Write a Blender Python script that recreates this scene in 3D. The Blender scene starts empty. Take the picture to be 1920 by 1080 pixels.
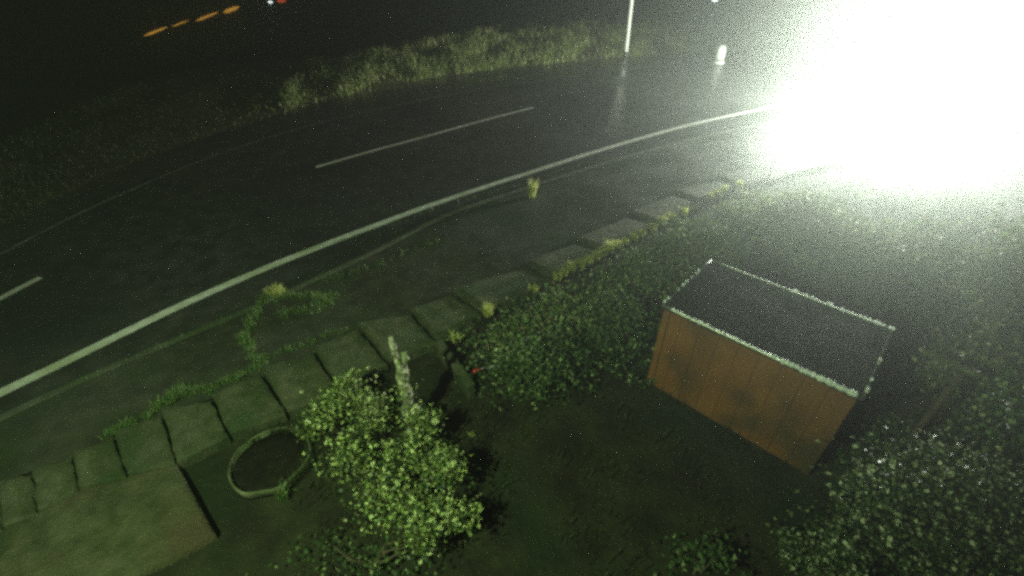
import bpy, bmesh, math, random
from mathutils import Vector, Matrix, noise
R = math.radians
random.seed(11)
S = bpy.context.scene
COL = S.collection

# ------------------------------------------------------------------ camera, world, light, exposure
H, PITCH, F = 4.2, R(36.0), 880.0            # camera height, tilt below the horizon, focal length in 1/1920 of the width
cam = bpy.data.objects.new('camera', bpy.data.cameras.new('camera'))
COL.objects.link(cam)
cam.location = (0, 0, H)
cam.rotation_euler = (R(90) - PITCH, 0, 0)
cam.data.sensor_width = 36.0
cam.data.lens = 36.0 * F / 1920.0
cam.data.clip_end = 2000
cam.data.dof.use_dof = True
cam.data.dof.focus_distance = 9.0
cam.data.dof.aperture_fstop = 1.6
S.camera = cam

W = bpy.data.worlds.new('World'); S.world = W; W.use_nodes = True
wn = W.node_tree
sky = wn.nodes.new('ShaderNodeTexSky'); sky.sky_type = 'NISHITA'; sky.sun_disc = False
sky.sun_elevation = R(-4.0); sky.sun_rotation = R(200)
wn.links.new(sky.outputs[0], wn.nodes['Background'].inputs[0])
wn.nodes['Background'].inputs[1].default_value = 0.003

def lamp(name, kind, loc, aim, power, colour, radius=0.05, cone=90, blend=0.8):
    d = bpy.data.lights.new(name, kind); d.energy = power; d.color = colour; d.shadow_soft_size = radius
    o = bpy.data.objects.new(name, d); COL.objects.link(o); o.location = loc
    if kind == 'SPOT':
        d.spot_size = R(cone); d.spot_blend = blend
        o.rotation_euler = (Vector(aim) - Vector(loc)).to_track_quat('-Z', 'Y').to_euler()
    return o
# floodlight on the house wall beside the camera; the headlights' and the bollard's lamps are with their builders
lamp('house_floodlight', 'SPOT', (-2.3, -0.4, 4.7), (-1.6, 5.4, 0.0), 1800, (0.72, 1.0, 0.52), 0.06, 150, 1.0)

S.view_settings.view_transform = 'Standard'
S.view_settings.look = 'None'
S.view_settings.exposure = 0.0
S.view_settings.gamma = 1.0
S.render.engine = 'CYCLES'
cy = S.cycles
cy.use_denoising = False
cy.max_bounces = 5; cy.diffuse_bounces = 2; cy.glossy_bounces = 3; cy.transmission_bounces = 3
cy.volume_bounces = 0; cy.transparent_max_bounces = 6
cy.sample_clamp_indirect = 2.0; cy.sample_clamp_direct = 14.0
cy.filter_width = 3.2
cy.use_adaptive_sampling = False

def at(px, py, z=0.0):
    """the point at height z under a spot of the 1920x1080 photograph"""
    s, c = math.sin(PITCH), math.cos(PITCH)
    u, v = px - 960.0, py - 540.0
    t = (H - z) / (F * s + v * c)
    return Vector((u * t, (F * c - v * s) * t, z))

# ------------------------------------------------------------------ materials
def mat(name, base, rough=0.7, spec=0.5, metallic=0.0):
    m = bpy.data.materials.new(name); m.use_nodes = True
    b = m.node_tree.nodes['Principled BSDF']
    b.inputs['Base Color'].default_value = (*base, 1); b.inputs['Roughness'].default_value = rough
    b.inputs['Specular IOR Level'].default_value = spec; b.inputs['Metallic'].default_value = metallic
    return m, m.node_tree, b

def mottled(name, c1, c2, scale, rough=0.7, spec=0.5, bump=0.3, bscale=None, c3=None, s3=1.5, lo=0.35, hi=0.65, bdist=0.01):
    """two colours mixed by noise at `scale`, a third in larger patches, bump from fine noise"""
    m, nt, b = mat(name, c1, rough, spec)
    tc = nt.nodes.new('ShaderNodeTexCoord')
    def ns(sc, det=6):
        n = nt.nodes.new('ShaderNodeTexNoise'); n.inputs['Scale'].default_value = sc; n.inputs['Detail'].default_value = det
        nt.links.new(tc.outputs['Object'], n.inputs['Vector']); return n
    def ramp(n, a, z):
        r = nt.nodes.new('ShaderNodeMapRange'); r.inputs[1].default_value = a; r.inputs[2].default_value = z
        nt.links.new(n.outputs['Fac'], r.inputs[0]); return r
    def mix(fac, a, z):
        x = nt.nodes.new('ShaderNodeMix'); x.data_type = 'RGBA'
        nt.links.new(fac.outputs[0], x.inputs[0])
        for i, q in ((6, a), (7, z)):
            if isinstance(q, tuple): x.inputs[i].default_value = (*q, 1)
            else: nt.links.new(q.outputs[2], x.inputs[i])
        return x
    out = mix(ramp(ns(scale), lo, hi), c1, c2)
    if c3: out = mix(ramp(ns(s3, 4), 0.48, 0.68), out, c3)
    nt.links.new(out.outputs[2], b.inputs['Base Color'])
    if bump:
        bp = nt.nodes.new('ShaderNodeBump'); bp.inputs['Strength'].default_value = bump; bp.inputs['Distance'].default_value = bdist
        nt.links.new(ns(bscale or scale * 4).outputs['Fac'], bp.inputs['Height']); nt.links.new(bp.outputs[0], b.inputs['Normal'])
    return m

def leafy(name, cols, rough=0.45, spec=0.5, trans=0.25):
    """each leaf or blade its own colour from the list"""
    m, nt, b = mat(name, cols[0], rough, spec)
    g = nt.nodes.new('ShaderNodeNewGeometry'); r = nt.nodes.new('ShaderNodeValToRGB')
    e = r.color_ramp.elements
    while len(e) < len(cols): e.new(0.5)
    for i, c in enumerate(cols): e[i].position = i / max(1, len(cols) - 1); e[i].color = (*c, 1)
    nt.links.new(g.outputs['Random Per Island'], r.inputs[0]); nt.links.new(r.outputs[0], b.inputs['Base Color'])
    tr = nt.nodes.new('ShaderNodeBsdfTranslucent'); nt.links.new(r.outputs[0], tr.inputs[0])
    mx = nt.nodes.new('ShaderNodeMixShader'); mx.inputs[0].default_value = trans
    nt.links.new(b.outputs[0], mx.inputs[1]); nt.links.new(tr.outputs[0], mx.inputs[2])
    nt.links.new(mx.outputs[0], nt.nodes['Material Output'].inputs['Surface'])
    return m

def glow(name, colour, strength):
    m, nt, b = mat(name, colour, 0.3)
    b.inputs['Emission Color'].default_value = (*colour, 1); b.inputs['Emission Strength'].default_value = strength
    m.cycles.emission_sampling = 'NONE'        # the lamps themselves light the scene
    return m

M = dict(
    soil=mottled('soil', (0.012, 0.012, 0.007), (0.024, 0.027, 0.012), 2.5, 0.95, 0.15, 0.8, 14, (0.010, 0.018, 0.007), 0.7, bdist=0.04),
    asphalt=mottled('wet_asphalt', (0.030, 0.032, 0.030), (0.062, 0.063, 0.056), 3.5, 0.33, 0.5, 0.22, 260, (0.028, 0.03, 0.028), 0.35, bdist=0.004),
    tarmac=mottled('footway_tarmac', (0.030, 0.032, 0.024), (0.05, 0.052, 0.036), 5, 0.62, 0.4, 0.5, 160, (0.03, 0.045, 0.02), 0.8, bdist=0.006),
    paint=mottled('road_paint', (0.74, 0.75, 0.70), (0.5, 0.52, 0.45), 7, 0.55, 0.4, 0.2, 90, (0.48, 0.5, 0.38), 1.5),
    thinpaint=mottled('worn_road_paint', (0.22, 0.23, 0.2), (0.08, 0.085, 0.07), 6, 0.6, 0.4, 0.2, 90),
    kerb=mottled('kerb_stone', (0.11, 0.12, 0.085), (0.05, 0.06, 0.035), 6, 0.75, 0.4, 0.5, 60, (0.05, 0.075, 0.03), 1.3),
    slab=mottled('mossy_slab', (0.072, 0.075, 0.038), (0.034, 0.044, 0.017), 7, 0.85, 0.3, 0.9, 45, (0.024, 0.042, 0.012), 2.2, bdist=0.02),
    apron=mottled('old_concrete', (0.075, 0.075, 0.038), (0.03, 0.04, 0.014), 6, 0.9, 0.25, 0.9, 35, (0.055, 0.042, 0.022), 1.6, bdist=0.03),
    peat=mottled('black_peat', (0.006, 0.006, 0.004), (0.012, 0.012, 0.007), 12, 0.95, 0.1, 0.8, 40),
    verge=mottled('verge_turf', (0.034, 0.04, 0.014), (0.055, 0.055, 0.022), 1.5, 0.95, 0.2, 0.8, 12, (0.03, 0.02, 0.012), 0.6, bdist=0.05),
    grass=leafy('grass_blade', [(0.07, 0.11, 0.028), (0.12, 0.15, 0.04), (0.17, 0.17, 0.065), (0.24, 0.21, 0.10)], 0.5),
    lit_verge=leafy('lit_verge_blade', [(0.16, 0.25, 0.05), (0.36, 0.44, 0.15), (0.62, 0.62, 0.34), (0.06, 0.09, 0.02), (0.28, 0.38, 0.1)], 0.55, 0.3, 0.5),  # verge blades brightened in colour to stand in for headlight on the bank
    dull=leafy('dull_blade', [(0.02, 0.034, 0.01), (0.032, 0.043, 0.014), (0.045, 0.045, 0.02)], 0.6, 0.2),
    lush=leafy('lush_blade', [(0.05, 0.13, 0.04), (0.09, 0.16, 0.04), (0.17, 0.2, 0.06)], 0.5),
    pale=leafy('pale_blade', [(0.46, 0.48, 0.14), (0.58, 0.56, 0.22), (0.34, 0.46, 0.1)], 0.5, trans=0.45),  # paleness stands in for strong headlight on the tufts
    ivy=leafy('ivy_leaf', [(0.016, 0.04, 0.012), (0.045, 0.09, 0.026), (0.075, 0.125, 0.038), (0.02, 0.04, 0.014), (0.26, 0.33, 0.14)], 0.62, 0.2),  # the one pale tone paints leaves catching light
    lit_leaf=leafy('brightened_leaf', [(0.03, 0.07, 0.02), (0.08, 0.15, 0.04), (0.15, 0.22, 0.07), (0.03, 0.05, 0.018), (0.34, 0.38, 0.2), (0.14, 0.09, 0.05)], 0.6, 0.2),  # light put into the leaf colour where the lamps hardly reach
    gloss=leafy('glossy_leaf', [(0.014, 0.03, 0.010), (0.03, 0.055, 0.016), (0.05, 0.08, 0.022), (0.12, 0.15, 0.05), (0.5, 0.54, 0.36)], 0.42, 0.4),  # mostly dark with a few near-white leaves: painted light specks
    hyd=leafy('hydrangea_leaf', [(0.018, 0.045, 0.01), (0.05, 0.10, 0.02), (0.12, 0.17, 0.035), (0.05, 0.045, 0.014), (0.32, 0.40, 0.11), (0.55, 0.62, 0.27)], 0.5),  # bright tones paint the highlights, dark ones the shade between
    floret=leafy('dry_floret', [(0.5, 0.58, 0.26), (0.66, 0.66, 0.36), (0.4, 0.58, 0.24)], 0.7, 0.2, 0.2),
    twig=mottled('twig', (0.05, 0.04, 0.022), (0.09, 0.075, 0.045), 14, 0.85, 0.2, 0.4),
    stump=mottled('lichen_bark', (0.06, 0.052, 0.03), (0.46, 0.47, 0.32), 18, 0.85, 0.25, 1.0, 40, (0.09, 0.13, 0.03), 8, bdist=0.02),
    rim=mottled('stone_rim', (0.14, 0.15, 0.08), (0.022, 0.03, 0.013), 6, 0.75, 0.35, 0.6, 60, (0.07, 0.1, 0.03), 3),
    timber=mottled('orange_timber', (0.165, 0.07, 0.019), (0.115, 0.048, 0.014), 3, 0.6, 0.35, 0.25, 40, (0.05, 0.034, 0.013), 1.6),
    felt=mottled('wet_roofing_felt', (0.012, 0.014, 0.014), (0.022, 0.025, 0.024), 22, 0.45, 0.5, 0.6, 220, bdist=0.004),
    lipmetal=mottled('wet_metal_lip', (0.5, 0.51, 0.48), (0.3, 0.31, 0.29), 30, 0.4, 0.8, 0.6, 45),
    white=mottled('white_paint', (0.8, 0.8, 0.76), (0.66, 0.67, 0.6), 6, 0.45, 0.5, 0.1, 40),
    dark=mat('dark_metal', (0.03, 0.03, 0.03), 0.45)[0],
    carpaint=mat('silver_car_paint', (0.35, 0.37, 0.38), 0.25, 0.6, 0.4)[0],
    glass=mat('car_glass', (0.02, 0.025, 0.025), 0.06, 0.7)[0],
    rubber=mat('tyre_rubber', (0.018, 0.018, 0.018), 0.85)[0],
    alloy=mat('alloy', (0.5, 0.5, 0.5), 0.3, 0.5, 0.9)[0],
    red=mat('red_plastic', (0.55, 0.03, 0.035), 0.35)[0],
    steel=mat('grey_steel', (0.35, 0.36, 0.35), 0.45, 0.5, 0.2)[0],
    headlamp=glow('headlamp_glow', (1.0, 1.0, 0.94), 60),
    lampglow=glow('bollard_glow', (1.0, 1.0, 0.92), 40),
    sodium=glow('sodium_glow', (1.0, 0.5, 0.07), 0.95),
    coolglow=glow('far_white_glow', (0.9, 1.0, 0.95), 3),
    taillight=glow('tail_glow', (1.0, 0.14, 0.04), 0.9),
)
M['lipmetal'].node_tree.nodes['Principled BSDF'].inputs['Metallic'].default_value = 0.85
def wet_patches(m, lo, hi, scale):
    nt = m.node_tree; b = nt.nodes['Principled BSDF']; tc = nt.nodes.new('ShaderNodeTexCoord')
    n = nt.nodes.new('ShaderNodeTexNoise'); n.inputs['Scale'].default_value = scale; n.inputs['Detail'].default_value = 3
    k = nt.nodes.new('ShaderNodeMapRange'); k.inputs[1].default_value = 0.4; k.inputs[2].default_value = 0.62; k.inputs[3].default_value = lo; k.inputs[4].default_value = hi
    nt.links.new(tc.outputs['Object'], n.inputs['Vector']); nt.links.new(n.outputs['Fac'], k.inputs[0]); nt.links.new(k.outputs[0], b.inputs['Roughness'])
wet_patches(M['asphalt'], 0.16, 0.46, 0.45); wet_patches(M['tarmac'], 0.3, 0.7, 0.9); wet_patches(M['felt'], 0.25, 0.55, 4)
def water():
    m, nt, b = mat('rain_water', (0.9, 0.93, 0.9), 0.2, 0.9)  # near-white colour stands in for the glint of the drops
    tr = nt.nodes.new('ShaderNodeBsdfTranslucent'); tr.inputs[0].default_value = (0.95, 0.97, 0.95, 1)
    mx = nt.nodes.new('ShaderNodeMixShader'); mx.inputs[0].default_value = 0.65     # drops pass light on to the far side
    nt.links.new(b.outputs[0], mx.inputs[1]); nt.links.new(tr.outputs[0], mx.inputs[2])
    nt.links.new(mx.outputs[0], nt.nodes['Material Output'].inputs['Surface'])
    return m
M['water'] = water()

# ------------------------------------------------------------------ building helpers
class MB:
    def __init__(s): s.v = []; s.f = []
    def add(s, vs, fs):
        k = len(s.v); s.v += [tuple(p) for p in vs]; s.f += [tuple(i + k for i in f) for f in fs]
    def box(s, c, d, rot=0.0, taper=1.0):
        cx, cy_, cz = c; a, b, h = d[0] / 2, d[1] / 2, d[2] / 2
        cr, sr = math.cos(rot), math.sin(rot); vs = []
        for z, k in ((-h, 1), (h, taper)):
            for x, y in ((-a, -b), (a, -b), (a, b), (-a, b)):
                x *= k; y *= k
                vs.append((cx + x * cr - y * sr, cy_ + x * sr + y * cr, cz + z))
        s.add(vs, [(0, 3, 2, 1), (4, 5, 6, 7), (0, 1, 5, 4), (1, 2, 6, 5), (2, 3, 7, 6), (3, 0, 4, 7)])
    def tube(s, pts, rad, n=10, caps=True):
        pts = [Vector(p) for p in pts]
        if not hasattr(rad, '__len__'): rad = [rad] * len(pts)
        rings = []
        for i, p in enumerate(pts):
            d = (pts[min(i + 1, len(pts) - 1)] - pts[max(i - 1, 0)]).normalized()
            a = d.cross(Vector((0, 0, 1)) if abs(d.z) < 0.9 else Vector((1, 0, 0))).normalized(); b = d.cross(a)
            rings.append([p + (a * math.cos(t) + b * math.sin(t)) * rad[i] for t in (2 * math.pi * j / n for j in range(n))])
        vs = [q for r in rings for q in r]
        fs = [(i * n + j, i * n + (j + 1) % n, (i + 1) * n + (j + 1) % n, (i + 1) * n + j) for i in range(len(pts) - 1) for j in range(n)]
        if caps: fs += [tuple(range(n))[::-1], tuple(range((len(pts) - 1) * n, len(pts) * n))]
        s.add(vs, fs)
    def lathe(s, prof, c, n=32, wob=0.0):
        """prof: (radius, z) from bottom/outside on"""
        vs = []
        for r, z in prof:
            for j in range(n):
                t = 2 * math.pi * j / n
                rr = r * (1 + wob * noise.noise(Vector((math.cos(t) * 2, math.sin(t) * 2, z * 3))))
                vs.append((c[0] + rr * math.cos(t), c[1] + rr * math.sin(t), c[2] + z))
        k = len(prof)
        fs = [(i * n + j, i * n + (j + 1) % n, (i + 1) * n + (j + 1) % n, (i + 1) * n + j) for i in range(k - 1) for j in range(n)]
        fs += [tuple(range(n))[::-1], tuple(range((k - 1) * n, k * n))]
        s.add(vs, fs)
    def ball(s, c, r, n=8, m=6):
        prof = [(max(1e-4, math.sin(math.pi * i / m)) , -math.cos(math.pi * i / m)) for i in range(m + 1)]
        rx, ry, rz = r if hasattr(r, '__len__') else (r, r, r)
        vs = [(c[0] + p * rx * math.cos(2 * math.pi * j / n), c[1] + p * ry * math.sin(2 * math.pi * j / n), c[2] + q * rz) for p, q in prof for j in range(n)]
        fs = [(i * n + j, i * n + (j + 1) % n, (i + 1) * n + (j + 1) % n, (i + 1) * n + j) for i in range(m) for j in range(n)]
        s.add(vs, fs)
    def build(s, name, m, parent=None, smooth=False, bevel=0.0, origin=None):
        me = bpy.data.meshes.new(name)
        vs = s.v
        o = bpy.data.objects.new(name, me); COL.objects.link(o)
        if origin is not None:
            ox, oy, oz = origin; vs = [(x - ox, y - oy, z - oz) for x, y, z in vs]; o.location = origin
        me.from_pydata(vs, [], s.f); me.materials.append(m)
        bm = bmesh.new(); bm.from_mesh(me); bmesh.ops.recalc_face_normals(bm, faces=bm.faces); bm.to_mesh(me); bm.free()
        if smooth:
            for p in me.polygons: p.use_smooth = True
        if bevel:
            bv = o.modifiers.new('bevel', 'BEVEL'); bv.width = bevel; bv.segments = 2; bv.limit_method = 'ANGLE'
        if parent is not None:
            o.parent = parent
            o.location = Vector(o.location) - parent_world(parent)
        return o
def parent_world(o):
    p = Vector(o.location)
    while o.parent: o = o.parent; p += Vector(o.location)
    return p

def tag(o, label=None, cat=None, group=None, kind=None):
    if label: o['label'] = label
    if cat: o['category'] = cat
    if group: o['group'] = group
    if kind: o['kind'] = kind
    return o
def thing(name, loc, label, cat, group=None):
    o = bpy.data.objects.new(name, None); COL.objects.link(o); o.location = loc; o.empty_display_size = 0.1
    return tag(o, label, cat, group)

def smooth_line(pts, step=8):
    """Catmull-Rom through the points"""
    P = [Vector(p) for p in pts]; out = []
    for i in range(len(P) - 1):
        a, b, c, d = P[max(i - 1, 0)], P[i], P[i + 1], P[min(i + 2, len(P) - 1)]
        for k in range(step):
            t = k / step
            out.append(0.5 * ((2 * b) + (c - a) * t + (2 * a - 5 * b + 4 * c - d) * t * t + (3 * b - a - 3 * c + d) * t ** 3))
    out.append(P[-1]); return out
def line_at(px, z=0.0, step=8):
    return smooth_line([at(x, y, z) for x, y in px], step)
def sample(line, t):
    i = t * (len(line) - 1); k = min(int(i), len(line) - 2); return line[k].lerp(line[k + 1], i - k)
def ribbon(mb, line, w0, w1, z):
    """a strip from w0 to w1 metres to the left of the line"""
    n = len(line); vs = []
    for i, p in enumerate(line):
        d = (line[min(i + 1, n - 1)] - line[max(i - 1, 0)]); d.z = 0; d.normalize(); q = Vector((-d.y, d.x, 0))
        for w in (w0, w1): vs.append((p.x + q.x * w, p.y + q.y * w, z))
    mb.add(vs, [(2 * i, 2 * i + 2, 2 * i + 3, 2 * i + 1) for i in range(n - 1)])
def between(mb, A, B, z, n=80, m=1):
    vs = []
    for i in range(n + 1):
        a, b = sample(A, i / n), sample(B, i / n)
        for j in range(m + 1):
            p = a.lerp(b, j / m); vs.append((p.x, p.y, z))
    mb.add(vs, [(i * (m + 1) + j, (i + 1) * (m + 1) + j, (i + 1) * (m + 1) + j + 1, i * (m + 1) + j + 1) for i in range(n) for j in range(m)])

def leaf(mb, p, size, up=0.5):
    d = Vector((random.gauss(0, 1), random.gauss(0, 1), random.gauss(0, 0.6))).normalized()
    nrm = Vector((random.gauss(0, 1), random.gauss(0, 1), random.gauss(up, 1)))
    s = d.cross(nrm)
    if s.length < 1e-3: return
    s.normalize(); nrm = s.cross(d); L = size * random.uniform(0.6, 1.3); w = L * random.uniform(0.3, 0.42)
    m_ = p + d * L * 0.45
    mb.add([p, m_ + s * w + nrm * w * 0.35, p + d * L, m_ - s * w + nrm * w * 0.35], [(0, 1, 2), (0, 2, 3)])
def clump_leaves(mb, c, r, n, size, clumps=14, spread=0.33, up=0.6, shell=0.75):
    """leaf clumps through an ellipsoid of radii r at c, uneven and gappy"""
    cs = []
    for _ in range(clumps):
        d = Vector((random.gauss(0, 1), random.gauss(0, 1), random.gauss(0.25, 1))).normalized() * random.uniform(shell * 0.6, 1.0)
        cs.append((Vector((d.x * r[0], d.y * r[1], d.z * r[2])), random.uniform(0.6, 1.4)))
    for _ in range(n):
        q, k = random.choice(cs)
        o = Vector((random.gauss(0, spread * r[0] * k), random.gauss(0, spread * r[1] * k), random.gauss(0, spread * r[2] * k)))
        p = Vector(c) + q + o
        if p.z > 0.01: leaf(mb, p, size, up)
def blade(mb, p, h, lean=0.5, w=0.006, dirv=None):
    a = random.uniform(0, 2 * math.pi); d = Vector((math.cos(a), math.sin(a), 0))
    if dirv is not None: d = (d + dirv).normalized()
    s = Vector((-d.y, d.x, 0)); b = random.uniform(0.1, lean)
    m_ = p + Vector((0, 0, h * 0.55)) + d * h * b * 0.35; t = p + Vector((0, 0, h * (1 - 0.35 * b))) + d * h * b
    mb.add([p - s * w, p + s * w, m_ + s * w * 0.8, m_ - s * w * 0.8, t], [(0, 1, 2, 3), (3, 2, 4)])
def tuft(mb, c, r, n, h, lean=0.7, w=0.006):
    for _ in range(n):
        a = random.uniform(0, 6.283); q = r * math.sqrt(random.random())
        blade(mb, Vector((c[0] + q * math.cos(a), c[1] + q * math.sin(a), c[2])), h * random.uniform(0.5, 1.2), lean, w)

# ------------------------------------------------------------------ setting: ground, road, footway
def fall(x, y):
    s = -0.645 * x + 0.765 * y
    return -min(17.0, max(0.0, s - 24.0) * 0.13)
mb = MB()
def axis(lo, hi, near, fine, coarse):
    v = []; t = lo
    while t < hi:
        v.append(t); t += fine if -near < t < near + 20 else coarse
    v.append(hi); return v
XS = axis(-300, 300, 24, 0.6, 12); YS = axis(-40, 320, 14, 0.6, 10)
for y in YS:
    for x in XS:
        g = noise.noise(Vector((x * 0.9, y * 0.9, 0))) * 0.025 - 0.03
        mb.v.append((x, y, fall(x, y) + g))
nx = len(XS)
mb.f = [(j * nx + i, j * nx + i + 1, (j + 1) * nx + i + 1, (j + 1) * nx + i) for j in range(len(YS) - 1) for i in range(nx - 1)]
tag(mb.build('ground', M['soil'], smooth=True), kind='structure')

NEAR = [(-330, 905), (-150, 812), (0, 738), (100, 690), (200, 641), (300, 592), (400, 546), (500, 503), (600, 463), (700, 425), (800, 388), (900, 354), (1000, 322), (1100, 290), (1200, 260), (1300, 233), (1400, 211), (1500, 192), (1640, 182), (1800, 182)]
KERB = [(-330, 965), (-150, 868), (0, 787), (160, 712), (300, 652), (420, 602), (560, 540), (700, 474), (830, 408), (960, 362), (1100, 317), (1250, 274), (1400, 240), (1520, 217), (1660, 207), (1820, 207)]
FAR = [(-300, 640), (-150, 556), (0, 478), (100, 425), (200, 377), (300, 333), (400, 293), (500, 259), (600, 231), (700, 208), (830, 180), (1000, 153), (1170, 131), (1350, 111), (1500, 99), (1700, 88), (1860, 80)]
VLOW = [(-300, 590), (-150, 506), (0, 430), (150, 352), (350, 270), (500, 222), (640, 183), (830, 145), (1000, 123), (1170, 107), (1350, 91), (1500, 82), (1700, 73), (1880, 66)]
VTOP = [(-300, 430), (-150, 350), (0, 272), (150, 195), (300, 145), (480, 112), (640, 106), (760, 86), (900, 64), (1100, 48), (1250, 46), (1400, 58), (1500, 66), (1700, 60), (1880, 54)]
near, kerb, far, vlow = line_at(NEAR), line_at(KERB), line_at(FAR), line_at(VLOW)

mb = MB(); between(mb, kerb, vlow, 0.004, 120, 4)
tag(mb.build('road', M['asphalt']), kind='structure')
mb = MB(); ribbon(mb, near, -0.08, 0.08, 0.009)
tag(mb.build('edge_line', M['paint']), kind='structure')
mb = MB(); ribbon(mb, far, -0.035, 0.035, 0.009)
tag(mb.build('far_edge_line', M['thinpaint']), kind='structure')
mb = MB()
for px in ([(-120, 628), (-40, 582), (76, 521)], [(592, 314), (700, 283), (800, 256), (900, 228), (1000, 202)]):
    ribbon(mb, line_at(px), -0.06, 0.06, 0.009)
tag(mb.build('centre_line', M['paint']), kind='structure')

# kerb stones: a real step between road and footway
mb = MB(); n = len(kerb); prof = [(0.0, -0.03), (0.0, 0.045), (-0.015, 0.062), (-0.11, 0.066), (-0.11, -0.03)]
L = smooth_line(kerb, 1)
vs = []
for i, p in enumerate(L):
    d = L[min(i + 1, len(L) - 1)] - L[max(i - 1, 0)]; d.z = 0; d.normalize(); q = Vector((-d.y, d.x, 0))
    for w, z in prof: vs.append((p.x + q.x * w, p.y + q.y * w, z))
k = len(prof)
mb.add(vs, [(i * k + j, (i + 1) * k + j, (i + 1) * k + j + 1, i * k + j + 1) for i in range(len(L) - 1) for j in range(k - 1)])
tag(mb.build('kerb', M['kerb']), kind='structure')

# tarmac footway between the kerb and the slabs / hedge
FOOT = [(-330, 1120), (-150, 990), (0, 915), (137, 865), (305, 795), (488, 715), (672, 635), (848, 570), (1000, 515), (1150, 455), (1290, 400), (1400, 355), (1520, 318), (1660, 292), (1820, 280)]
foot = line_at(FOOT)
kin = []
for i, p in enumerate(L):
    d = L[min(i + 1, len(L) - 1)] - L[max(i - 1, 0)]; d.z = 0; d.normalize(); kin.append(p + Vector((d.y, -d.x, 0)) * 0.108)
mb = MB(); between(mb, kin, foot, 0.058, 90, 4)
tag(mb.build('footway', M['tarmac']), kind='structure')

# flagged path: slabs each a little tilted, their raised edges towards the left
J = [((-70, 935), (-64, 1025)), ((0, 905), (7, 992)), ((62, 880), (72, 962)), ((137, 850), (151, 918)), ((215, 812), (240, 892)), ((305, 770), (333, 869)),
     ((398, 742), (430, 815)), ((488, 690), (540, 775)), ((590, 655), (640, 735)), ((672, 608), (730, 680)), ((770, 580), (822, 640)),
     ((848, 543), (908, 584)), ((985, 492), (1045, 522)), ((1080, 447), (1140, 472)), ((1180, 398), (1240, 421)), ((1262, 358), (1322, 380)), ((1345, 330), (1400, 350)), ((1420, 305), (1475, 326))]
mb = MB()
for k in range(len(J) - 1):
    a, b = at(*J[k][0], 0.085), at(*J[k][1], 0.085)
    c, d = at(J[k + 1][0][0] - 3, J[k + 1][0][1] + 9, 0.085), at(J[k + 1][1][0] - 3, J[k + 1][1][1] + 4, 0.085)
    rl, rr = random.uniform(0.016, 0.034), random.uniform(0.0, 0.012)
    top = [Vector((p.x, p.y, 0.085 + h)) for p, h in ((a, rl + 0.006), (b, rl), (d, rr), (c, rr))]
    ct = sum(top, Vector()) / 4
    top = [p.lerp(ct, 0.012) for p in top]
    low = [Vector((p.x, p.y, -0.05)) for p in top]
    N = 14; vs = []
    for i in range(N + 1):
        for j in range(N + 1):
            p = top[0].lerp(top[3], i / N).lerp(top[1].lerp(top[2], i / N), j / N)
            e = 0.02 if i in (0, N) or j in (0, N) else 0
            q = noise.noise(p * 5) * 0.004 + noise.noise(p * 18) * 0.004
            vs.append((p.x + noise.noise(p * 9 + Vector((5, 0, 0))) * e, p.y + noise.noise(p * 9) * e, p.z + q - e * 0.4))
    fs = [(i * (N + 1) + j, (i + 1) * (N + 1) + j, (i + 1) * (N + 1) + j + 1, i * (N + 1) + j + 1) for i in range(N) for j in range(N)]
    rim = [i * (N + 1) for i in range(N + 1)] + [N * (N + 1) + j for j in range(1, N + 1)] + [i * (N + 1) + N for i in range(N - 1, -1, -1)] + [j for j in range(N - 1, 0, -1)]
    o = len(vs); vs += [(vs[i][0], vs[i][1], -0.05) for i in rim]
    fs += [(rim[i], rim[(i + 1) % len(rim)], o + (i + 1) % len(rim), o + i) for i in range(len(rim))]
    mb.add(vs, fs)
tag(mb.build('flagged_path', M['slab']), kind='structure')
# worn concrete yard at the foot of the slabs
A = line_at([(-250, 1080), (-64, 1018), (8, 990), (72, 962), (151, 920), (240, 893), (331, 870)], 0.07)
B = line_at([(-250, 1500), (-60, 1400), (40, 1300), (130, 1170), (235, 1085), (330, 1040), (402, 1000)], 0.07)
mb = MB(); N = 30; vs = []
for i in range(N + 1):
    for j in range(N + 1):
        p = sample(A, i / N).lerp(sample(B, i / N), j / N)
        vs.append((p.x, p.y, 0.075 + noise.noise(p * 2.3) * 0.018 + noise.noise(p * 9) * 0.005))
fs = [(i * (N + 1) + j, (i + 1) * (N + 1) + j, (i + 1) * (N + 1) + j + 1, i * (N + 1) + j + 1) for i in range(N) for j in range(N)]
rim = [N * (N + 1) + j for j in range(N + 1)]; o = len(vs); vs += [(vs[i][0], vs[i][1], -0.05) for i in rim]
fs += [(rim[i], rim[i + 1], o + i + 1, o + i) for i in range(N)]
rim = [i * (N + 1) + N for i in range(N + 1)]; o = len(vs); vs += [(vs[i][0], vs[i][1], -0.05) for i in rim]
fs += [(rim[i], rim[i + 1], o + i + 1, o + i) for i in range(N)]
mb.add(vs, fs)
tag(mb.build('yard', M['apron'], smooth=True), kind='structure')

# far verge: a grass bank rising to the right of the frame
ZT = [0.1, 0.1, 0.12, 0.14, 0.16, 0.2, 0.3, 0.5, 0.65, 0.75, 0.75, 0.55, 0.4, 0.3, 0.3]
vtop = smooth_line([at(x, y, z) for (x, y), z in zip(VTOP, ZT)])
mb = MB(); N, Mv = 140, 12; vs = []
def bank(t, w):
    a, b = sample(vlow, t), sample(vtop, t)
    p = a.lerp(b, w); k = math.sin(min(1, w * 1.25) * math.pi / 2)
    z = 0.0 + b.z * k + noise.noise(Vector((p.x * 0.7, p.y * 0.7, 3))) * 0.12 * k
    return Vector((p.x, p.y, z))
for i in range(N + 1):
    for j in range(Mv + 1): vs.append(bank(i / N, j / Mv))
    a, b = sample(vlow, i / N), sample(vtop, i / N); d = (b - a); d.z = 0; d.normalize(); q = b + d * 3.5
    vs.append((q.x, q.y, fall(q.x, q.y) - 0.2))
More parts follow.
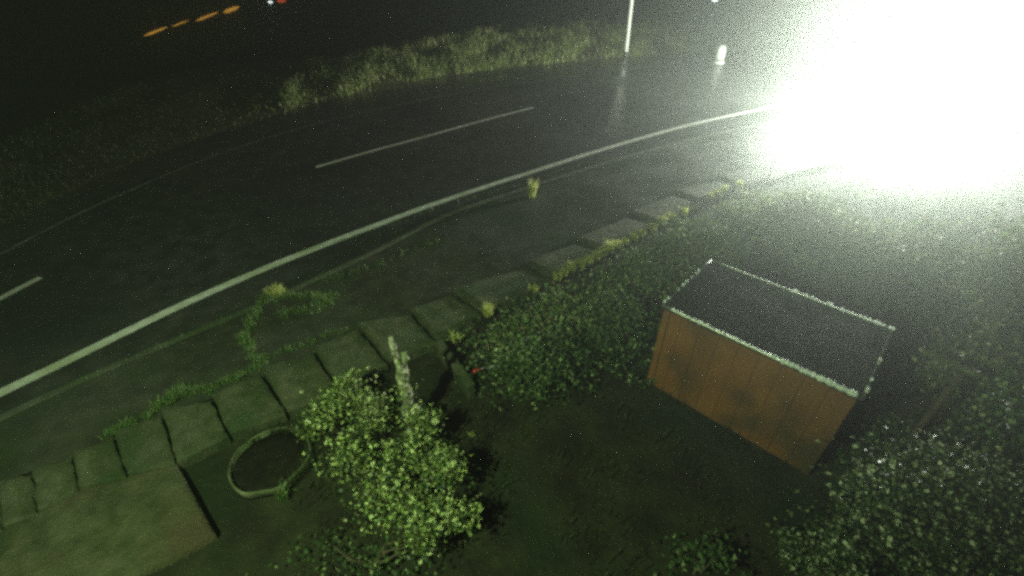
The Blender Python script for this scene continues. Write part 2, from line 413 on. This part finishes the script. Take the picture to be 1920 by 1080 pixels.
k = Mv + 2
mb.add(vs, [(i * k + j, (i + 1) * k + j, (i + 1) * k + j + 1, i * k + j + 1) for i in range(N) for j in range(k - 1)])
tag(mb.build('verge_bank', M['verge'], smooth=True), kind='structure')
mb = MB()
md = MB()
cl = [(0.38 + 0.62 * random.random() ** 0.75, random.random() ** 1.2, random.uniform(0.5, 1.3)) for _ in range(330)]
for _ in range(50000):
    t, w, k = random.choice(cl)
    if random.random() < 0.2: t, w, k = 0.33 + 0.67 * random.random() ** 0.7, random.random(), 0.6
    t += random.gauss(0, 0.0045); w += random.gauss(0, 0.06)
    if not (0 < t < 1 and 0 < w < 1): continue
    g = max(0, min(1, (t - 0.3) * 4))
    blade(mb, bank(t, w) - Vector((0, 0, 0.02)), random.uniform(0.12, 0.5) * k * (0.3 + 0.7 * g), 1.7, 0.016)
for _ in range(9000):
    t, w = random.uniform(0, 0.45), random.random()
    blade(md, bank(t, w) - Vector((0, 0, 0.02)), random.uniform(0.05, 0.16), 1.0, 0.01)
tag(mb.build('verge_grass', M['lit_verge']), 'rough grass coloured pale as lit, covering the bank beyond the road', 'grass', kind='stuff')
tag(md.build('unlit_verge_grass', M['dull']), 'short grass coloured dark for the unlit far verge at the left', 'grass', kind='stuff')  # darker copy of the verge grass, for the side light misses

# grass and moss along the near edges
mb = MB()
def edge(px, z, per, h, r, w=0.005):
    ln = line_at(px, z, 10)
    for p in ln:
        c = Vector((p.x + random.gauss(0, 0.03), p.y + random.gauss(0, 0.03), z)); tuft(mb, c, r, per, h * random.uniform(0.5, 1.3), 0.9, w)
edge([(495, 560), (478, 600), (457, 632), (468, 655), (490, 690)], 0.058, 22, 0.09, 0.06)
edge([(520, 560), (560, 555), (620, 560), (590, 580), (530, 590)], 0.058, 18, 0.09, 0.09)
edge([(600, 520), (660, 515), (720, 490), (830, 450)], 0.058, 7, 0.05, 0.1)
edge([(495, 680), (540, 655), (590, 640), (650, 615)], 0.06, 10, 0.06, 0.06)
edge([(205, 815), (250, 795), (310, 760), (345, 738), (400, 728), (460, 705)], 0.058, 24, 0.08, 0.05)
edge([(300, 755), (345, 735)], 0.058, 22, 0.12, 0.07)
edge([(640, 450), (740, 420), (840, 385), (960, 350), (1100, 308), (1250, 268)], 0.03, 4, 0.05, 0.05)
edge([(160, 712), (300, 650), (420, 600)], 0.05, 4, 0.05, 0.05)
tag(mb.build('edge_grass', M['lush']), 'short green grass and moss along the footway edges', 'grass', kind='stuff')
mb = MB()
for _ in range(420):
    x, y = random.uniform(-4.2, 5.5), random.uniform(1.0, 6.5)
    if -0.645 * x + 0.765 * y > 3.2 or x < -2.0: continue
    tuft(mb, (x, y, -0.01), 0.14, 14, random.uniform(0.05, 0.16), 0.9, 0.005)
tag(mb.build('garden_grass', M['dull']), 'thin rough grass over the dark garden ground', 'grass', kind='stuff')

# ------------------------------------------------------------------ storage box with a wet felt lid
fl, fr = at(1215, 715), at(1515, 888)
ex = (fr - fl); bw = ex.length; ex.normalize(); ey = Vector((-ex.y, ex.x, 0)); bd, bh = 1.12, 1.12
rz = math.atan2(ex.y, ex.x); c0 = fl + ex * bw / 2 + ey * bd / 2
box = thing('storage_box', (c0.x, c0.y, 0), 'orange timber storage box with dark wet felt lid standing in the garden', 'storage box')
box.rotation_euler.z = rz
def local(mb, name, m, parent, **kw):
    """parts given in the box's own axes"""
    o = mb.build(name, m, None, **kw); o.parent = parent; return o
mb = MB(); nb = 9; pw = bw / nb
for i in range(nb):        # front and back boards, one sheet of cladding
    for y in (-bd / 2, bd / 2): mb.box((-bw / 2 + pw * (i + 0.5), y, bh / 2), (pw - 0.004, 0.022 + 0.003 * (i % 2), bh))
for i in range(6):
    for x in (-bw / 2 + 0.011, bw / 2 - 0.011): mb.box((x, -bd / 2 + 0.012 + (bd - 0.024) / 6 * (i + 0.5), bh / 2), (0.02 + 0.003 * (i % 2), (bd - 0.04) / 6 - 0.004, bh))
local(mb, 'boards', M['timber'], box)
for x in (-bw / 2 + 0.03, bw / 2 - 0.03):
    mb = MB(); mb.box((x, -bd / 2 - 0.026, bh / 2), (0.07, 0.022, bh - 0.02)); local(mb, 'corner_batten', M['timber'], box, bevel=0.004)
mb = MB(); mb.box((0, 0, bh + 0.022), (bw + 0.07, bd + 0.08, 0.04)); lid = local(mb, 'lid', M['felt'], box, bevel=0.008)
for (a, b) in (((-1, -1), (1, -1)), ((1, -1), (1, 1)), ((1, 1), (-1, 1)), ((-1, 1), (-1, -1))):
    hx, hy = (bw + 0.07) / 2, (bd + 0.08) / 2
    pa, pb = Vector((a[0] * hx, a[1] * hy, bh + 0.04)), Vector((b[0] * hx, b[1] * hy, bh + 0.04))
    mb = MB(); mb.tube([pa.lerp(pb, t / 12) for t in range(13)], 0.017 if a[1] < 0 and b[1] < 0 else 0.009, 10); o = local(mb, 'lid_edging', M['lipmetal'], lid, smooth=True)
mb = MB()   # rain beads hanging on the lid's edges
def beads(a, b, n, r0, r1, t0=0.0, t1=1.0):
    hx, hy = (bw + 0.075) / 2, (bd + 0.085) / 2
    for _ in range(n):
        t = random.uniform(t0, t1); x = (a[0] + (b[0] - a[0]) * t) * hx; y = (a[1] + (b[1] - a[1]) * t) * hy; r = random.uniform(r0, r1)
        mb.ball((x, y, bh + 0.05 + random.uniform(-0.006, 0.006)), (r, r, r * 1.1))
beads((-1, -1), (1, -1), 14, 0.012, 0.022, 0.06, 0.62)
beads((-1, -1), (1, -1), 44, 0.014, 0.028, 0.64, 0.97)  # denser, larger beads draw the strongest stretch of the edge glint
beads((1, -1), (1, 1), 9, 0.012, 0.02)
beads((1, 1), (-1, 1), 20, 0.013, 0.024, 0.0, 0.5)
beads((-1, 1), (-1, -1), 11, 0.012, 0.019)
tag(local(mb, 'rain_beads', M['water'], lid, smooth=True), kind='stuff')

# ------------------------------------------------------------------ round planter
p = at(510, 866); pl = thing('round_planter', (p.x, p.y, 0), 'round stone planter full of dark earth beside the slab path', 'planter')
mb = MB(); mb.lathe([(0.378, -0.03), (0.382, 0.05), (0.378, 0.068), (0.37, 0.074), (0.361, 0.07), (0.357, 0.055), (0.352, -0.02)], p, 72, 0.05)
mb.build('tub', M['rim'], pl, smooth=True, origin=p)
mb = MB(); mb.lathe([(0.355, 0.0), (0.356, 0.012), (0.2, 0.016), (0.05, 0.02)], p, 32, 0.02); mb.build('earth_fill', M['peat'], pl, smooth=True, origin=p)

mb = MB()
for _ in range(60):
    a = random.uniform(-0.9, 2.6); tuft(mb, (p.x + 0.38 * math.cos(a), p.y + 0.38 * math.sin(a), 0.03), 0.06, 14, 0.08, 1.2, 0.005)  # dark tufts added over the rim's unlit top and right side
mb.build('moss', M['dull'], pl, origin=p)

# ------------------------------------------------------------------ hydrangea and stump
def shrub(name, loc, label, cat, group, rad, zc, n, size, m, clumps=16, stems=6, stem_h=0.6, spread=0.33, up=0.6):
    t = thing(name, loc, label, cat, group); c = Vector(loc)
    mb = MB(); clump_leaves(mb, c + Vector((0, 0, zc)), rad, n, size, clumps, spread, up); mb.build('foliage', m, t, origin=loc)
    for _ in range(stems):
        mb = MB()
        e = c + Vector((random.uniform(-0.6, 0.6) * rad[0], random.uniform(-0.6, 0.6) * rad[1], stem_h * random.uniform(0.7, 1.1)))
        k = c + Vector((random.uniform(-0.06, 0.06), random.uniform(-0.06, 0.06), -0.02)); h = k.lerp(e, 0.5) + Vector((random.gauss(0, 0.04), random.gauss(0, 0.04), 0.06))
        mb.tube([k, h, e], [0.014, 0.01, 0.005], 6); mb.build('stem', M['twig'], t, origin=loc)
    return t
hb = at(725, 890)
hyd = thing('hydrangea', hb, 'hydrangea with pale dried flower heads between the planter and the dark garden', 'shrub')
mb = MB()
for x, y, z, rr, nl in ((655, 735, 0.45, 0.19, 1300), (600, 775, 0.32, 0.17, 800), (700, 770, 0.4, 0.16, 700), (795, 795, 0.42, 0.15, 700), (660, 850, 0.25, 0.2, 550), (760, 860, 0.35, 0.18, 500), (830, 875, 0.5, 0.14, 750),
                        (720, 930, 0.32, 0.2, 700), (810, 975, 0.42, 0.19, 1300), (862, 965, 0.36, 0.12, 500), (770, 940, 0.4, 0.12, 450), (790, 840, 0.3, 0.14, 350)):
    c = at(x, y, z); clump_leaves(mb, c, (rr * 1.05, rr * 1.05, rr * 0.75), int(nl * 1.35), 0.036, 10, random.uniform(0.26, 0.44))
    for _ in range(2):
        e = c + Vector((random.gauss(0, 0.05), random.gauss(0, 0.05), 0.02)); k = Vector((c.x * 0.7 + hb.x * 0.3, c.y * 0.7 + hb.y * 0.3, -0.02))
        ms = MB(); ms.tube([k, k.lerp(e, 0.5) + Vector((random.gauss(0, 0.03), random.gauss(0, 0.03), 0.04)), e], [0.013, 0.01, 0.005], 6); ms.build('stem', M['twig'], hyd, origin=hb)
mb.build('foliage', M['hyd'], hyd, origin=hb)
heads = [(640, 705), (662, 692), (690, 690), (676, 712), (705, 705), (655, 722), (632, 722), (610, 742), (590, 760), (565, 735), (688, 728), (800, 770), (815, 790), (780, 760), (842, 855), (850, 868), (820, 848), (835, 880),
         (760, 915), (745, 905), (790, 965), (815, 972), (838, 965), (800, 985), (825, 990), (868, 955), (775, 945), (720, 880), (700, 870), (695, 890), (770, 975), (855, 975), (598, 800), (575, 790)]
fm = MB()
for _ in range(110):
    d = Vector((random.gauss(0, 1), random.gauss(0, 1), random.gauss(0.3, 1))).normalized(); leaf(fm, d * 0.03 * random.uniform(0.6, 1.1), 0.016, 0.4)
proto = None
for x, y in heads:
    q = at(x, y, 0.55 if y < 780 else 0.62 if y < 900 else 0.5)
    if proto is None: proto = fm.build('flower_head', M['floret']); o = proto
    else: o = proto.copy(); COL.objects.link(o)
    o.parent = hyd; o.location = q - hb; o.scale = [random.uniform(0.4, 0.85)] * 3; o.rotation_euler = (random.random(), random.random(), random.random() * 6)

sb = at(776, 815)
st = thing('tree_stump', sb, 'gnarled pale lichen covered stump standing up out of the hydrangea', 'tree stump')
mb = MB()
def gnarl(p0, p1, r0, r1, n=14, jit=0.03):
    pts, rad = [], []
    for i in range(n + 1):
        t = i / n; p = Vector(p0).lerp(Vector(p1), t) + Vector((noise.noise(Vector((t * 4, r0 * 50, 0))), noise.noise(Vector((t * 4, 7, r0 * 50))), 0)) * jit
        pts.append(p); rad.append((r0 + (r1 - r0) * t) * (1 + 0.45 * noise.noise(Vector((t * 7, 3, r0 * 90)))))
    mb.tube(pts, rad, 12)
tp = at(738, 640, 0.95)
gnarl(sb + Vector((0, 0, -0.03)), sb + Vector((-0.02, 0.04, 0.8)), 0.07, 0.048, 14, 0.05)
gnarl(sb + Vector((-0.02, 0.04, 0.76)), sb + Vector((0.03, 0.08, 1.12)), 0.048, 0.026, 10, 0.05)
gnarl(sb + Vector((-0.03, 0.04, 0.78)), sb + Vector((-0.07, 0.1, 1.3)), 0.042, 0.02, 10, 0.06)
gnarl(sb + Vector((0.01, 0.0, 0.3)), sb + Vector((0.1, -0.05, 0.52)), 0.05, 0.03, 8, 0.04)
mb.build('trunk', M['stump'], st, smooth=True, origin=sb)
mb = MB()
for _ in range(260):
    q = sb + Vector((random.gauss(0, 0.06), random.gauss(0, 0.06), random.uniform(0.2, 0.85))); leaf(mb, q, 0.03, 0.5)
mb.build('moss_leaves', M['hyd'], st, origin=sb)

# low wall end beside the dark gap, trowel, weeds
a, b = at(822, 638, 0.2), at(884, 722, 0.2); a.z = b.z = 0; d = (b - a).normalized(); mid = (a + b) / 2
wl = thing('garden_wall', mid, 'short low concrete garden wall running from the path into the dark garden', 'wall')
mb = MB(); mb.box((mid.x, mid.y, 0.07), ((b - a).length, 0.09, 0.2), math.atan2(d.y, d.x)); mb.build('wall_face', M['slab'], wl, origin=mid, bevel=0.015)
mb = MB(); mb.box((mid.x, mid.y, 0.186), ((b - a).length + 0.01, 0.1, 0.03), math.atan2(d.y, d.x)); mb.build('coping', M['slab'], wl, origin=mid, bevel=0.012)

q = at(912, 692, 0.1)
tr = thing('garden_trowel', q, 'garden trowel with red handle lying beside the low concrete wall', 'trowel')
h0, h1, k1, b1 = at(886, 697, 0.1), at(901, 692, 0.1), at(914, 689, 0.1), at(944, 690, 0.1)
mb = MB(); mb.tube([h0, h0.lerp(h1, 0.3), h0.lerp(h1, 0.7), h1], [0.011, 0.018, 0.016, 0.011], 12); mb.build('handle', M['red'], tr, smooth=True, origin=q)
mb = MB(); mb.tube([h1, h1.lerp(k1, 0.5) + Vector((0, 0, 0.012)), k1], 0.005, 8); mb.build('neck', M['steel'], tr, smooth=True, origin=q)
mb = MB(); dv = (b1 - k1); sv = Vector((-dv.y, dv.x, 0)).normalized()
rows = []
for i, (t, w) in enumerate(((0, 0.02), (0.2, 0.036), (0.6, 0.034), (0.85, 0.022), (1, 0.004))):
    for j, s in enumerate((-1, -0.5, 0, 0.5, 1)): rows.append(k1 + dv * t + sv * w * s + Vector((0, 0, 0.012 * s * s)))
fs = [(i * 5 + j, (i + 1) * 5 + j, (i + 1) * 5 + j + 1, i * 5 + j + 1) for i in range(4) for j in range(4)]
mb.add(rows, fs); ob = mb.build('blade', M['steel'], tr, smooth=True, origin=q); sm = ob.modifiers.new('thick', 'SOLIDIFY'); sm.thickness = 0.003

def tuft_thing(name, px, z, label, group, n, h, r, m, w=0.006, lean=0.8, cat='grass tuft'):
    c = at(*px, z); mb = MB(); tuft(mb, c, r, n, h, lean, w)
    return tag(mb.build(name, m, origin=c), label, cat, group)
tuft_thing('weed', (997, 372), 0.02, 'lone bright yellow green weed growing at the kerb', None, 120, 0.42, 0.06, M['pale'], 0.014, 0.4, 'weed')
tuft_thing('grass_tuft', (522, 552), 0.058, 'grass tuft coloured pale as lit at the corner of the mossy patch near the road edge line', None, 170, 0.16, 0.1, M['pale'], 0.006)
tuft_thing('grass_tuft', (505, 556), 0.058, 'small upright pale grass tuft left of the pale corner tuft', None, 50, 0.15, 0.03, M['pale'], 0.006)
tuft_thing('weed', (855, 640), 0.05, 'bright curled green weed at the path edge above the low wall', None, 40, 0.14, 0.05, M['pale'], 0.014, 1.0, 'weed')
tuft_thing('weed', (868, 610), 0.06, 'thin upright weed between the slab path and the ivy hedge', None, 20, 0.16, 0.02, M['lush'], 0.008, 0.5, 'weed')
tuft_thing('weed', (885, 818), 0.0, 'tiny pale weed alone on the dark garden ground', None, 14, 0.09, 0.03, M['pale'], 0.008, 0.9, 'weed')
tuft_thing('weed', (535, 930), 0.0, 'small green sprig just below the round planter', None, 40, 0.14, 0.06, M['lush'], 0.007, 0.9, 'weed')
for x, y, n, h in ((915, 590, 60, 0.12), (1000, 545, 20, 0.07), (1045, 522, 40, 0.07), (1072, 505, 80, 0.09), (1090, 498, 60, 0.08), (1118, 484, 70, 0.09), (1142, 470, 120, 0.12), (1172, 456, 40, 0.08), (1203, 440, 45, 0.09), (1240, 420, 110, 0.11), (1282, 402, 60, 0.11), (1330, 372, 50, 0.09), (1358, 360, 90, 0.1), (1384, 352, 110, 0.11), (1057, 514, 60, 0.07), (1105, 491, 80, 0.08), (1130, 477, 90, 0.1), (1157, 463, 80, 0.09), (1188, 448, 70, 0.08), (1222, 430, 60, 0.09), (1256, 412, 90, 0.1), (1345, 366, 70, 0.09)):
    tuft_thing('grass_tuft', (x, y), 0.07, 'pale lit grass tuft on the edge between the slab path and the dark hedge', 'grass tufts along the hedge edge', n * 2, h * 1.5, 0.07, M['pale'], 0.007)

# ------------------------------------------------------------------ hedge and shrubs of the garden
hg0, hg1 = at(960, 660), at(1440, 395)
hd = thing('ivy_hedge', (hg0 + hg1) / 2, 'long low dark ivy hedge along the slab path', 'hedge'); base = (hg0 + hg1) / 2
mb = MB()
for i in range(16):
    c = hg0.lerp(hg1, i / 15) + Vector((random.gauss(0, 0.1), random.gauss(0, 0.1), 0.16)); clump_leaves(mb, c, (0.42, 0.42, 0.17), 1500, 0.055, 13, 0.33)
mb.build('foliage', M['lit_leaf'], hd, origin=base)
for i in range(20):
    c = hg0.lerp(hg1, i / 19); mb = MB(); mb.tube([c + Vector((0, 0, -0.02)), c + Vector((random.gauss(0, 0.1), random.gauss(0, 0.1), 0.3))], [0.014, 0.006], 6); mb.build('stem', M['twig'], hd, origin=base)
shrub('shrub', at(1010, 720), 'dark low shrub right of the trowel under the hedge', 'shrub', None, (0.5, 0.4, 0.3), 0.25, 4200, 0.045, M['ivy'], 14, 6, 0.4)
shrub('shrub', at(1150, 640), 'dark shrub at the left end of the orange storage box', 'shrub', None, (0.42, 0.5, 0.32), 0.28, 3800, 0.045, M['ivy'], 14, 6, 0.4)
shrub('shrub', at(1470, 470), 'dark shrub in the haze behind the storage box', 'shrub', None, (1.1, 0.8, 0.45), 0.4, 7000, 0.07, M['lit_leaf'], 30, 6, 0.6, 0.2)
shrub('shrub', at(1700, 1010), 'glossy leaved shrub with sparkle coloured into its leaves in front of the storage box corner', 'shrub', None, (0.75, 0.62, 0.42), 0.5, 9500, 0.042, M['gloss'], 46, 14, 0.8, 0.2, 1.0)
shrub('shrub', at(1520, 1080), 'small glossy shrub at the lower edge with light specks coloured into its leaves', 'shrub', None, (0.3, 0.3, 0.26), 0.28, 2600, 0.034, M['gloss'], 14, 8, 0.45, 0.22, 1.0)
shrub('shrub', at(1940, 930), 'dark tall shrub on the right edge beside the sparkling shrub', 'shrub', None, (0.6, 0.6, 0.6), 0.7, 7000, 0.05, M['ivy'], 24, 10, 1.0, 0.25)
shrub('shrub', at(1800, 740), 'leafy shrub behind the trellis post right of the storage box', 'shrub', None, (0.75, 0.6, 0.42), 0.42, 5500, 0.06, M['lit_leaf'], 30, 10, 0.8, 0.2)
shrub('shrub', at(1900, 600), 'tall hazy shrub on the right edge under the glare', 'shrub', None, (1.0, 0.8, 0.7), 0.8, 8000, 0.075, M['lit_leaf'], 36, 10, 1.2, 0.2)
shrub('shrub', at(1310, 1060), 'faint low plant with thin leaves at the bottom of the dark garden', 'shrub', None, (0.3, 0.25, 0.18), 0.16, 260, 0.05, M['ivy'], 9, 5, 0.35, 0.3)
shrub('shrub', at(690, 1060), 'low straggling weeds at the bottom below the hydrangea', 'weeds', None, (0.6, 0.25, 0.1), 0.06, 420, 0.035, M['ivy'], 16, 5, 0.18, 0.3)

mb = MB(); n_ = 0
while n_ < 22000:
    x, y = random.uniform(-0.3, 9.5), random.uniform(1.2, 9.5)
    if -0.645 * x + 0.765 * y > 2.6 or (Vector((x, y, 0)) - c0).length < 0.75: continue
    if (y < 3.6 or x + y < 4.4) and x < 3.0: continue
    k = noise.noise(Vector((x * 1.3, y * 1.3, 4)))
    if k < -0.12: continue
    leaf(mb, Vector((x, y, random.uniform(0.01, 0.12 + 0.45 * max(0, k)))), 0.055, 0.7); n_ += 1
tag(mb.build('undergrowth', M['ivy']), 'tangled low leaves covering the garden behind and right of the storage box', 'undergrowth', kind='stuff')

shrub('shrub', at(1330, 500), 'straggling low shrub between the slab path and the back left corner of the storage box', 'shrub', None, (0.6, 0.5, 0.3), 0.25, 4500, 0.06, M['lit_leaf'], 24, 6, 0.45, 0.22)
shrub('shrub', at(1640, 520), 'hazy leafy shrub directly behind the storage box under the glare', 'shrub', None, (0.9, 0.7, 0.5), 0.45, 6500, 0.07, M['lit_leaf'], 30, 8, 0.8, 0.2)

# trellis post right of the box
pb = at(1700, 830); tp_ = thing('trellis', pb, 'weathered garden post with a sloping top rail in the haze', 'trellis')
mb = MB(); mb.tube([pb + Vector((0, 0, -0.03)), pb + Vector((0, 0, 1.05))], 0.03, 10); mb.build('post', M['twig'], tp_, origin=pb)
mb = MB(); e0, e1 = pb + Vector((-0.25, 0.22, 1.1)), pb + Vector((0.1, -0.06, 1.06)); mb.tube([e0.lerp(e1, t / 6) for t in range(7)], 0.028, 10); mb.build('rail', M['rim'], tp_, origin=pb)

# ------------------------------------------------------------------ roadside: pole, marker bollard, low lamp bollard
p = at(1172, 106); po = thing('roadside_pole', p, 'tall white pole at the far edge of the road in front of the bank', 'pole')
mb = MB(); mb.tube([p + Vector((-0.02 * z, 0, z)) for z in (-0.05, 0.5, 2, 4, 7)], [0.105, 0.105, 0.1, 0.09, 0.075], 20); mb.build('shaft', M['white'], po, smooth=True, origin=p)
mb = MB(); mb.lathe([(0.15, -0.03), (0.15, 0.18), (0.135, 0.21), (0.107, 0.22)], p, 20); mb.build('base_collar', M['dark'], po, origin=p)
p = at(1345, 118); bo = thing('marker_bollard', p, 'short white plastic marker bollard on the road beside the far bank', 'bollard')
mb = MB(); mb.lathe([(0.25, 0.16), (0.25, 0.4), (0.23, 0.6), (0.17, 0.7), (0.06, 0.73)], p, 24); mb.build('body', M['white'], bo, smooth=True, origin=p)
mb = MB(); mb.lathe([(0.23, 0.11), (0.23, 0.162)], p, 24); mb.build('band', M['dark'], bo, origin=p)
mb = MB(); mb.lathe([(0.3, 0.0), (0.3, 0.07), (0.25, 0.112)], p, 24); mb.build('foot', M['white'], bo, smooth=True, origin=p)

lp = at(1462, 275, 0.78); lb = Vector((lp.x, lp.y, 0)); ll = thing('garden_floodlight', lb, 'smaller round glaring garden floodlight on a short post at the far end of the hedge', 'floodlight')
aim = (Vector((0, 0, H)) - lp).normalized()
mb = MB(); mb.lathe([(0.09, -0.03), (0.09, 0.02), (0.04, 0.04), (0.035, 0.62)], lb, 20); mb.build('post', M['dark'], ll, smooth=True, origin=lb)
mb = MB(); mb.tube([lp - aim * 0.2, lp - aim * 0.17, lp - aim * 0.03, lp + aim * 0.01], [0.06, 0.11, 0.15, 0.155], 24); mb.build('housing', M['dark'], ll, smooth=True, origin=lb)
mb = MB(); mb.tube([lp + aim * 0.011, lp + aim * 0.03, lp + aim * 0.045], [0.145, 0.12, 0.05], 24); mb.build('lens', M['lampglow'], ll, smooth=True, origin=lb)
o = lamp('floodlight_lamp', 'SPOT', lp + aim * 0.16, (0, 0, H), 250, (0.93, 1.0, 0.88), 0.09, 130, 1.0)

# ------------------------------------------------------------------ car with its headlights on, coming along the near lane
cf = Vector((13.9, 16.2, 0.03)); hdir = Vector((-1.0, -0.08, 0)).normalized(); crz = math.atan2(hdir.y, hdir.x)
car = thing('van', cf, 'van behind its blinding white headlights pulled up at the roadside', 'van'); car.rotation_euler.z = crz
def sect(x, w, zl, zs, wt, zt):
    """half outline of a body section: sill, flank, shoulder, top"""
    h = [(w * 0.88, zl), (w, zl + 0.12), (w, zl + (zs - zl) * 0.6), (w * 0.95, zs), (wt, zt), (wt * 0.5, zt + 0.02)]
    return [(x, y, z) for y, z in h] + [(x, -y, z) for y, z in reversed(h)]
def loft(secs):
    n = len(secs[0]); vs = [v for s in secs for v in s]
    return vs, [(i * n + j, i * n + (j + 1) % n, (i + 1) * n + (j + 1) % n, (i + 1) * n + j) for i in range(len(secs) - 1) for j in range(n)] + [tuple(range(n)), tuple(range((len(secs) - 1) * n, len(secs) * n))]
mb = MB(); mb.add(*loft([sect(0.02, 0.8, 0.35, 0.8, 0.7, 0.9), sect(-0.12, 0.92, 0.28, 1.05, 0.82, 1.14), sect(-0.75, 0.97, 0.25, 1.25, 0.88, 1.34), sect(-1.15, 0.98, 0.25, 1.4, 0.86, 1.5), sect(-1.9, 0.98, 0.25, 2.05, 0.78, 2.2), sect(-2.4, 0.98, 0.25, 2.2, 0.8, 2.36), sect(-5.2, 0.98, 0.25, 2.2, 0.8, 2.36), sect(-5.35, 0.94, 0.35, 2.1, 0.76, 2.26)]))
local(mb, 'body', M['carpaint'], car, smooth=True)
mb = MB(); mb.add([(-1.12, -0.76, 1.54), (-1.12, 0.76, 1.54), (-1.86, 0.7, 2.17), (-1.86, -0.7, 2.17), (-1.16, -0.76, 1.53), (-1.16, 0.76, 1.53), (-1.9, 0.7, 2.16), (-1.9, -0.7, 2.16)], [(0, 1, 2, 3), (4, 7, 6, 5), (0, 4, 5, 1), (1, 5, 6, 2), (2, 6, 7, 3), (3, 7, 4, 0)])
local(mb, 'windscreen', M['glass'], car)
for s_ in (-1, 1):
    mb = MB(); mb.box((-2.0, s_ * 0.962, 1.62), (0.8, 0.06, 0.5), 0, 0.92); local(mb, 'side_window', M['glass'], car)
    mb = MB(); mb.box((-1.3, s_ * 1.12, 1.5), (0.12, 0.18, 0.28)); local(mb, 'mirror', M['dark'], car, bevel=0.02)
for x in (-0.9, -4.3):
    for s_ in (-1, 1):
        mb = MB(); mb.tube([(x, s_ * 0.76, 0.34), (x, s_ * 0.8, 0.34), (x, s_ * 0.96, 0.34), (x, s_ * 1.0, 0.34)], [0.31, 0.34, 0.34, 0.31], 28); w = local(mb, 'wheel', M['rubber'], car)
        mb = MB(); mb.tube([(x, s_ * 0.995, 0.34), (x, s_ * 1.01, 0.34)], [0.2, 0.18], 20); local(mb, 'rim', M['alloy'], w)
for s_ in (-1, 1):
    mb = MB(); mb.ball((-0.03, s_ * 0.66, 1.0), (0.07, 0.14, 0.11), 16, 10); local(mb, 'headlight', M['headlamp'], car, smooth=True)
mb = MB(); mb.box((0.02, 0, 0.62), (0.03, 1.0, 0.18)); local(mb, 'grille', M['dark'], car)
for s_ in (-1, 1):
    wp = cf + Matrix.Rotation(crz, 3, 'Z') @ Vector((0.12, s_ * 0.66, 1.05))
    lamp('headlight_beam', 'SPOT', wp, (wp.x - 14, wp.y - 3.0, 1.05), 14500, (0.93, 1.0, 0.87), 0.07, 170, 1.0)

# ------------------------------------------------------------------ far lights in the valley
def far_lamp(px, py, dist, label, m, half, tilt=0.0, fat=0.3):
    s, c = math.sin(PITCH), math.cos(PITCH); u, v = px - 960.0, py - 540.0
    fw, dn = F * c - v * s, F * s + v * c; t = dist / fw
    p = Vector((u * t, dist, H - dn * t)); g = fall(p.x, p.y)
    g = min(g, p.z - 2.5); b = Vector((p.x, p.y, g))
    t_ = thing('street_lamp', b, label, 'street lamp', 'far street lamps in the valley')
    mb = MB(); mb.tube([b, b + Vector((0, 0, p.z - g))], [0.12, 0.07], 10); mb.build('column', M['dark'], t_, origin=b)
    mb = MB(); mb.tube([p + Vector((-half, 0, -half * tilt)), p + Vector((-half * 0.5, 0, -half * tilt * 0.5)), p + Vector((half * 0.5, 0, half * tilt * 0.5)), p + Vector((half, 0, half * tilt))], [fat * 0.1, fat * 0.6, fat * 0.5, fat * 0.06], 12); mb.build('lantern', m, t_, smooth=True, origin=b)
far_lamp(292, 59, 62, 'far orange street lamp lowest of the row in the dark valley', M['sodium'], 1.6, 0.3, 0.2)
far_lamp(338, 44, 64, 'dim far orange street lamp second from the low end of the row', M['sodium'], 1.2, 0.3, 0.12)
far_lamp(388, 31, 66, 'far orange street lamp third in the dark valley row', M['sodium'], 1.6, 0.3, 0.2)
far_lamp(434, 18, 68, 'far orange street lamp topmost and brightest of the valley row', M['sodium'], 1.1, 0.3, 0.36)
far_lamp(507, 4, 70, 'small far white lamp above the orange row', M['coolglow'], 0.3)
far_lamp(528, 2, 70, 'small far red lamp beside the white one', M['taillight'], 0.6)
far_lamp(1341, 0, 60, 'small far white lamp above the marker bollard', M['coolglow'], 0.35)

# ------------------------------------------------------------------ wet night air
mb = MB(); mb.box((0, 140, -5.0), (604, 364, 27.0))
hz = mb.build('haze', M['dark']); tag(hz, kind='stuff')
hm = bpy.data.materials.new('night_haze'); hm.use_nodes = True; nt = hm.node_tree
nt.nodes.remove(nt.nodes['Principled BSDF'])
pv = nt.nodes.new('ShaderNodeVolumePrincipled'); pv.inputs['Density'].default_value = 0.0155; pv.inputs['Anisotropy'].default_value = 0.885
pv.inputs['Color'].default_value = (0.93, 1.0, 0.94, 1)
nt.links.new(pv.outputs[0], nt.nodes['Material Output'].inputs['Volume'])
hz.data.materials.clear(); hz.data.materials.append(hm)
